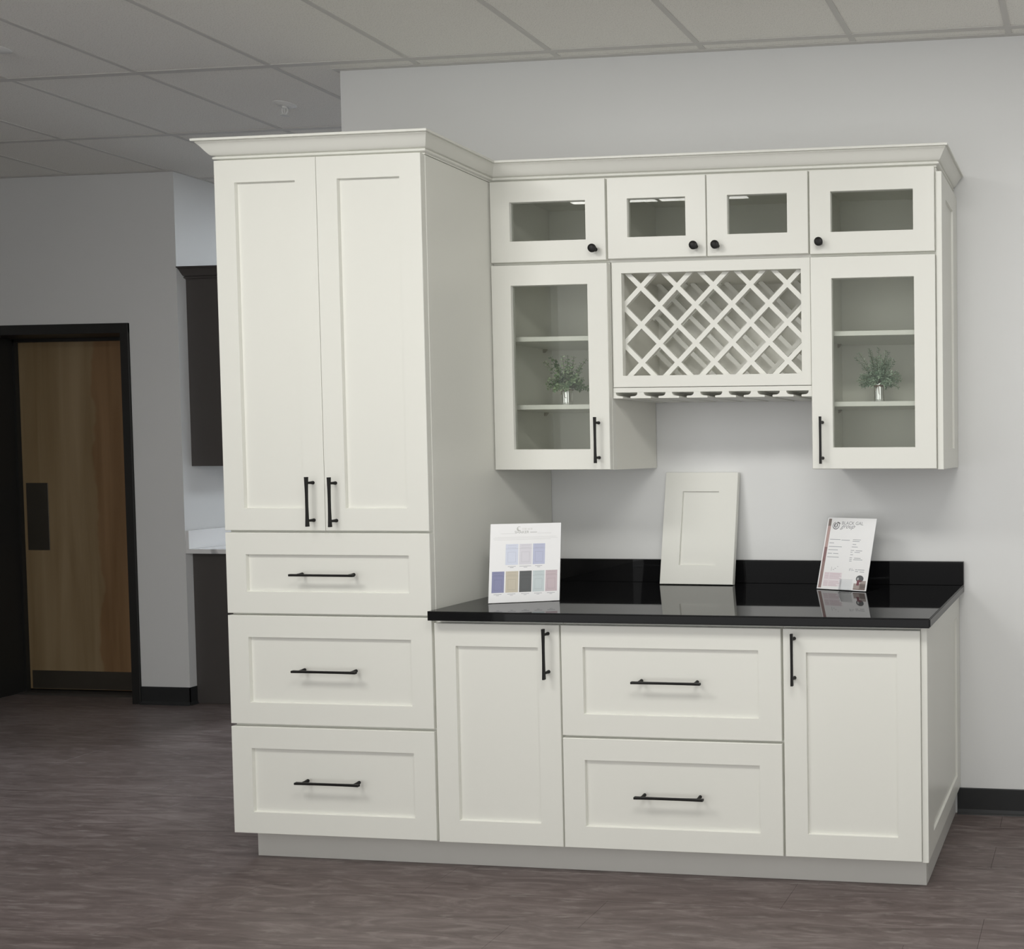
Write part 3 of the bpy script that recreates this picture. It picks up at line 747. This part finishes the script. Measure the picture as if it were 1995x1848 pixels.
def text_mb(txt, size, shear=0.0, bold=0.0):
    cu = bpy.data.curves.new('lettering', 'FONT'); cu.body = txt; cu.size = size; cu.shear = shear; cu.offset = bold; cu.resolution_u = 3
    ob = bpy.data.objects.new('lettering', cu); COL.objects.link(ob)
    dg = bpy.context.evaluated_depsgraph_get()
    me = bpy.data.meshes.new_from_object(ob.evaluated_get(dg))
    mb = MB().add([v.co[:] for v in me.vertices], [tuple(p.vertices) for p in me.polygons])
    bpy.data.objects.remove(ob); bpy.data.curves.remove(cu); bpy.data.meshes.remove(me)
    return mb
class Sheet:
    """flat printed sheet: s to the right, t downwards, both 0..1, in the stand's own frame"""
    def __init__(s, stand, w, h, y): s.p, s.w, s.h, s.y, s.n = stand, w, h, y, 0
    def xy(s, a, b): return (-s.w / 2 + a * s.w, s.h - b * s.h)
    def quads(s, name, rects, c, lift=1, label=None):
        mb = MB()
        for (a0, a1, b0, b1) in rects:
            x0, z0 = s.xy(a0, b1); x1, z1 = s.xy(a1, b0)
            y = s.y - 0.004 * lift
            mb.add([(x0, y, z0), (x1, y, z0), (x1, y, z1), (x0, y, z1)], [(0, 1, 2, 3)])
        o = lpart(name, mb, ink('ink_%d_%d_%d' % c, c), s.p, label=label)
        if len(rects) > 1: o['kind'] = 'stuff'      # print too fine to pick apart
        return o
    def poly(s, name, pts, c, lift=1):
        y = s.y - 0.004 * lift
        mb = MB().add([(s.xy(a, b)[0], y, s.xy(a, b)[1]) for a, b in pts], [tuple(range(len(pts)))])
        return lpart(name, mb, ink('ink_%d_%d_%d' % c, c), s.p)
    def ellipse(s, ca, cb, ra, rb, n=20): return [(ca + ra * math.cos(2 * math.pi * k / n), cb + rb * math.sin(2 * math.pi * k / n)) for k in range(n)]
    def text(s, name, txt, a, b, width, c, shear=0.0, bold=0.0, lift=1):
        t = text_mb(txt, 1.0, shear, bold)
        xs = [v[0] for v in t.v]; k = width * s.w / (max(xs) - min(xs)); x0, z0 = s.xy(a, b)
        mb = MB().add([(x0 + (v[0] - min(xs)) * k, s.y - 0.004 * lift, z0 + v[1] * k) for v in t.v], t.f)
        return lpart(name, mb, ink('ink_%d_%d_%d' % c, c), s.p)

def stand(name, label, cat, mid, rz, tilt, w, h, foot):
    t = thing(name, label, cat, mid, rot=(math.radians(-tilt), 0, math.radians(rz)))
    th = math.radians(tilt)
    a = MB().box(-w / 2, w / 2, 0.04, 0.12, 0.02, h, 0.01)
    # horizontal foot reaching backwards
    cy, sy = math.cos(th), math.sin(th)
    P = lambda x, u, v: (x, 0.06 + u * cy - v * sy, u * sy + v * cy)
    vs = [P(x, u_, v_) for x in (-w / 2, w / 2) for u_ in (0, foot) for v_ in (0.0, 0.1)]
    a.add(vs, [(0, 1, 3, 2), (4, 6, 7, 5), (0, 4, 5, 1), (2, 3, 7, 6), (0, 2, 6, 4), (1, 5, 7, 3)])
    lpart('holder', a, 'acrylic', t)
    lpart('sheet', MB().box(-w / 2 + 0.06, w / 2 - 0.06, 0.0, 0.025, 0.04, h - 0.03), 'paper', t)
    return t

# colour chart of cabinet finishes
cc = stand('color_chart', 'white cabinet finish chart with eight colour swatches standing on the counter', 'chart', (38.87, -18.85, CT + 0.02), 18.6, 7.5, 9.0, 10.95, 3.0)
S = Sheet(cc, 9.0, 10.95, 0.0)
def swatch(a0, a1, b0, b1, c, drawn=True):
    S.quads('printed_swatch', [(a0, a1, b0, b1)], c, 1)
    if drawn:
        k = tuple(max(0, int(v * 0.90)) for v in c); g = 0.004
        w, h = a1 - a0, b1 - b0
        ia0, ia1, ib0, ib1 = a0 + .18 * w, a1 - .18 * w, b0 + .38 * h, b1 - .12 * h
        S.quads('printed_outline', [(a0, a1, b0 + .22 * h, b0 + .22 * h + g), (ia0, ia1, ib0, ib0 + g), (ia0, ia1, ib1 - g, ib1), (ia0, ia0 + g, ib0, ib1), (ia1 - g, ia1, ib0, ib1),
                                    (a0 + .15 * w, a1 - .15 * w, b0 + .06 * h, b0 + .06 * h + g), (a0 + .15 * w, a1 - .15 * w, b0 + .17 * h, b0 + .17 * h + g)], k, 2)
for (a0, a1), c in zip([(.225, .40), (.415, .59), (.605, .775)], [(206, 211, 226), (211, 209, 216), (182, 186, 209)]):
    swatch(a0, a1, .262, .525, c)
for (a0, a1), c in zip([(.045, .215), (.235, .41), (.425, .595), (.61, .775), (.79, .955)], [(132, 134, 166), (192, 184, 167), (84, 86, 87), (192, 202, 204), (192, 177, 182)]):
    swatch(a0, a1, .605, .872, c)
caps = [(.26, .37, .542, .548), (.29, .34, .557, .563), (.42, .585, .542, .548), (.48, .53, .557, .563), (.64, .74, .542, .548), (.67, .71, .557, .563)]
for a in (.13, .32, .51, .69, .87):
    caps += [(a - .055, a + .055, .889, .895), (a - .02, a + .02, .904, .909)]
S.quads('printed_caption', caps, (165, 165, 172))
S.quads('printed_rule', [(.15, .34, .128, .131), (.66, .86, .128, .131)], (196, 196, 196))
S.quads('printed_paragraph', [(.07, .93, .172, .177), (.05, .95, .188, .193), (.06, .85, .204, .209)], (214, 214, 214))
S.text('printed_title', 'SHAKER', .345, .128, .20, (176, 177, 174), bold=0.01)
S.quads('printed_subtitle', [(.56, .655, .108, .124)], (205, 205, 204))
S.quads('printed_name', [(.45, .465, .06, .085), (.475, .51, .06, .085), (.525, .555, .065, .085), (.565, .59, .06, .085)], (219, 219, 218))
ring = S.ellipse(.405, .070, .033, .030); rin = S.ellipse(.408, .067, .024, .022)
mb = MB().add([(S.xy(a, b)[0], S.y - 0.004, S.xy(a, b)[1]) for a, b in ring + rin], [(k, (k + 1) % 20, 20 + (k + 1) % 20, 20 + k) for k in range(3, 17)] + [])
lpart('printed_emblem', mb, ink('ink_175_176_172', (175, 176, 172)), cc)
S.poly('printed_emblem', [(.385, .066), (.392, .060), (.402, .082), (.398, .09)], (190, 190, 187))

# granite information sheet in a clear stand
sg = stand('sign_stand', 'clear stand with a printed stone information sheet on the counter', 'sign', (80.09, -6.62, CT + 0.05), -14.4, 18.0, 8.6, 11.05, 4.0)
S = Sheet(sg, 8.6, 11.05, 0.0)
S.quads('printed_band', [(.03, .09, .02, .12)], (118, 104, 98))
S.quads('printed_band', [(.03, .09, .12, .42)], (176, 150, 146))
S.quads('printed_band', [(.03, .09, .42, .62)], (134, 104, 104))
S.quads('printed_band', [(.03, .09, .62, .98)], (142, 118, 114))
o1 = S.ellipse(.195, .115, .07, .055); o2 = S.ellipse(.195, .112, .058, .045)
mb = MB().add([(S.xy(a, b)[0], S.y - 0.004, S.xy(a, b)[1]) for a, b in o1 + o2], [(k, (k + 1) % 20, 20 + (k + 1) % 20, 20 + k) for k in range(20) if k not in (14, 15, 16)])
lpart('printed_emblem', mb, ink('ink_110_108_115', (110, 108, 115)), sg)
o1 = S.ellipse(.19, .11, .036, .034); o2 = S.ellipse(.192, .11, .016, .027)
mb = MB().add([(S.xy(a, b)[0], S.y - 0.004, S.xy(a, b)[1]) for a, b in o1 + o2], [(k, (k + 1) % 20, 20 + (k + 1) % 20, 20 + k) for k in range(20)])
lpart('printed_emblem', mb, ink('ink_60_58_66', (60, 58, 66)), sg)
S.poly('printed_emblem', [(.20, .075), (.22, .06), (.26, .07), (.285, .095), (.24, .08)], (90, 88, 92), 2)
S.text('printed_title', 'BLACK GAL', .31, .098, .43, (132, 132, 136))
S.text('printed_script', 'group', .285, .150, .30, (120, 120, 126), shear=0.6)
T = []
for a0, a1, b in [(.115, .33, .31), (.35, .52, .315), (.115, .21, .36), (.115, .38, .41), (.115, .31, .455), (.115, .20, .505), (.225, .33, .505), (.115, .35, .555),
                  (.58, .74, .305), (.58, .72, .328), (.59, .66, .37), (.58, .70, .405), (.57, .64, .453), (.67, .80, .456), (.57, .61, .478), (.65, .76, .478), (.575, .63, .513),
                  (.57, .62, .555), (.66, .79, .558), (.57, .62, .578), (.65, .83, .58), (.57, .62, .60), (.77, .90, .715), (.72, .76, .715), (.72, .78, .738), (.81, .90, .742)]:
    T.append((a0, a1, b - .004, b + .004))
S.quads('printed_text', T, (158, 160, 166))
S.quads('printed_script', [(.24, .245, .69, .745), (.27, .30, .725, .73), (.30, .33, .705, .71), (.35, .37, .68, .685), (.60, .606, .70, .735), (.62, .626, .695, .73), (.65, .656, .70, .735), (.67, .69, .72, .726)], (140, 142, 150))
S.quads('printed_tint', [(.115, .47, .765, .955)], (224, 216, 220))
R = []
for b, a1 in [(.775, .45), (.792, .44), (.809, .46), (.826, .42), (.843, .45), (.885, .42), (.905, .44), (.925, .38), (.943, .40)]:
    R += [(.125, .21, b, b + .007), (.225, a1, b, b + .007)]
S.quads('printed_text', R, (200, 180, 188), 2)
S.quads('printed_photo', [(.73, .965, .90, .985), (.85, .965, .86, .985)], (158, 146, 142))
S.quads('printed_photo', [(.73, .965, .972, .985)], (120, 104, 100), 2)
S.poly('printed_photo', S.ellipse(.835, .835, .075, .047), (82, 84, 86), 2)
S.poly('printed_photo', S.ellipse(.80, .838, .02, .02), (170, 172, 172), 3)
S.poly('printed_photo', [(.79, .85), (.83, .85), (.90, .865), (.84, .875), (.835, .925), (.785, .925)], (112, 62, 72), 3)
mbp = MB().box(-4.3 + .47 * 8.6, -4.3 + .72 * 8.6, -0.42, -0.36, 0.05, 1.6, 0.01).box(-4.3 + .47 * 8.6, -4.3 + .72 * 8.6, -0.42, 0.0, 0.02, 0.08).box(-4.3 + .47 * 8.6, -4.3 + .475 * 8.6, -0.42, 0.0, 0.05, 1.6)
lpart('card_pocket', mbp, 'acrylic', sg)

# ------------------------------------------------------------------ dark cabinets in the alcove
AY = 42.0
AL = 78.0
ub = thing('dark_wall_cabinet', 'dark brown-grey wall cabinet with crown in the alcove beyond the pantry', 'cabinet', (SIDE_X + 6.3, AY + AL / 2, 54.0))
part('body', MB().box(SIDE_X + 0.02, SIDE_X + 11.9, AY, AY + AL, 53.95, 96.0, 0.04), 'dark_cabinet', ub)
for k in range(5):
    ya = AY + 0.1 + k * AL / 5; yb2 = AY + (k + 1) * AL / 5 - 0.1
    d = part('door', MB().ring(ya, yb2, 54.05, 95.95, ya + 2.6, yb2 - 2.6, 56.7, 93.3, SIDE_X + 12.65, SIDE_X + 11.9, 0.05, RIGHT), 'dark_cabinet', ub)
    part('panel', MB().box(SIDE_X + 11.95, SIDE_X + 12.4, ya + 2.4, yb2 - 2.4, 56.5, 93.5), 'dark_cabinet', d)
cr = crown('crown', [(SIDE_X + 0.05, AY), (SIDE_X + 11.9, AY), (SIDE_X + 11.9, AY + AL)], [(0, -1), (1, -1), (1, 0)], '', 'dark_cabinet', -0.25)
cr.parent = ub; cr.location = -WP[ub.name] * I
bb = thing('dark_base_cabinet', 'dark brown-grey base cabinet under the white quartz top in the alcove', 'cabinet', (SIDE_X + 12, AY + AL / 2, 0))
part('body', MB().box(SIDE_X + 0.02, SIDE_X + 23.9, 41.6, AY + AL, 0.02, 34.3, 0.04), 'dark_cabinet', bb)
for k in range(5):
    ya = 41.7 + k * AL / 5; yb2 = 41.6 + (k + 1) * AL / 5 - 0.1
    d = part('door', MB().ring(ya, yb2, 4.6, 34.0, ya + 2.6, yb2 - 2.6, 7.2, 31.4, SIDE_X + 24.65, SIDE_X + 23.9, 0.05, RIGHT), 'dark_cabinet', bb)
    part('panel', MB().box(SIDE_X + 23.95, SIDE_X + 24.4, ya + 2.4, yb2 - 2.4, 7.0, 31.6), 'dark_cabinet', d)
qt = thing('quartz_countertop', 'white veined quartz top with upstand on the dark base cabinet', 'countertop', (SIDE_X + 12, AY + AL / 2, 34.3))
part('slab', MB().box(SIDE_X + 0.02, SIDE_X + 25.4, FAR_Y + 0.05, AY + AL, 34.32, 35.35, 0.05), 'white_quartz', qt)
part('upstand', MB().box(SIDE_X + 0.02, SIDE_X + 0.85, FAR_Y + 0.05, AY + AL, 35.35, 39.5, 0.04), 'white_quartz', qt)

# ------------------------------------------------------------------ fire sprinklers
def sprinkler(label, x, y):
    t = thing('sprinkler', label, 'sprinkler', (x, y, ZC + 0.12), group='ceiling fire sprinklers')
    lpart('escutcheon', MB().lathe([(1.65, 0.0), (1.6, -0.1), (1.15, -0.28), (1.0, -0.42), (0.55, -0.45)], 28), 'white_plastic', t, 40)
    b = MB()
    b.lathe([(0.42, -0.4), (0.42, -0.75), (0.3, -0.85)], 16)
    for sgx in (-1, 1):
        b.tube([(0.42 * sgx, 0, -0.7), (0.55 * sgx, 0, -1.0), (0.5 * sgx, 0, -1.4), (0.2 * sgx, 0, -1.85), (0.06 * sgx, 0, -2.0)], 0.1, 8)
    b.tube([(0, 0, -0.8), (0, 0, -1.9)], 0.09, 8)
    lpart('frame', b, 'white_plastic', t, 40)
    lpart('deflector', MB().lathe([(0.12, -1.95), (0.62, -2.02), (0.62, -2.08), (0.1, -2.1)], 20), 'white_plastic', t, 40)
sprinkler('white fire sprinkler in the ceiling above the left part of the pantry', -27.2, 11.0)
sprinkler('white fire sprinkler in the ceiling at the left edge of the picture', -51.0, -12.2)
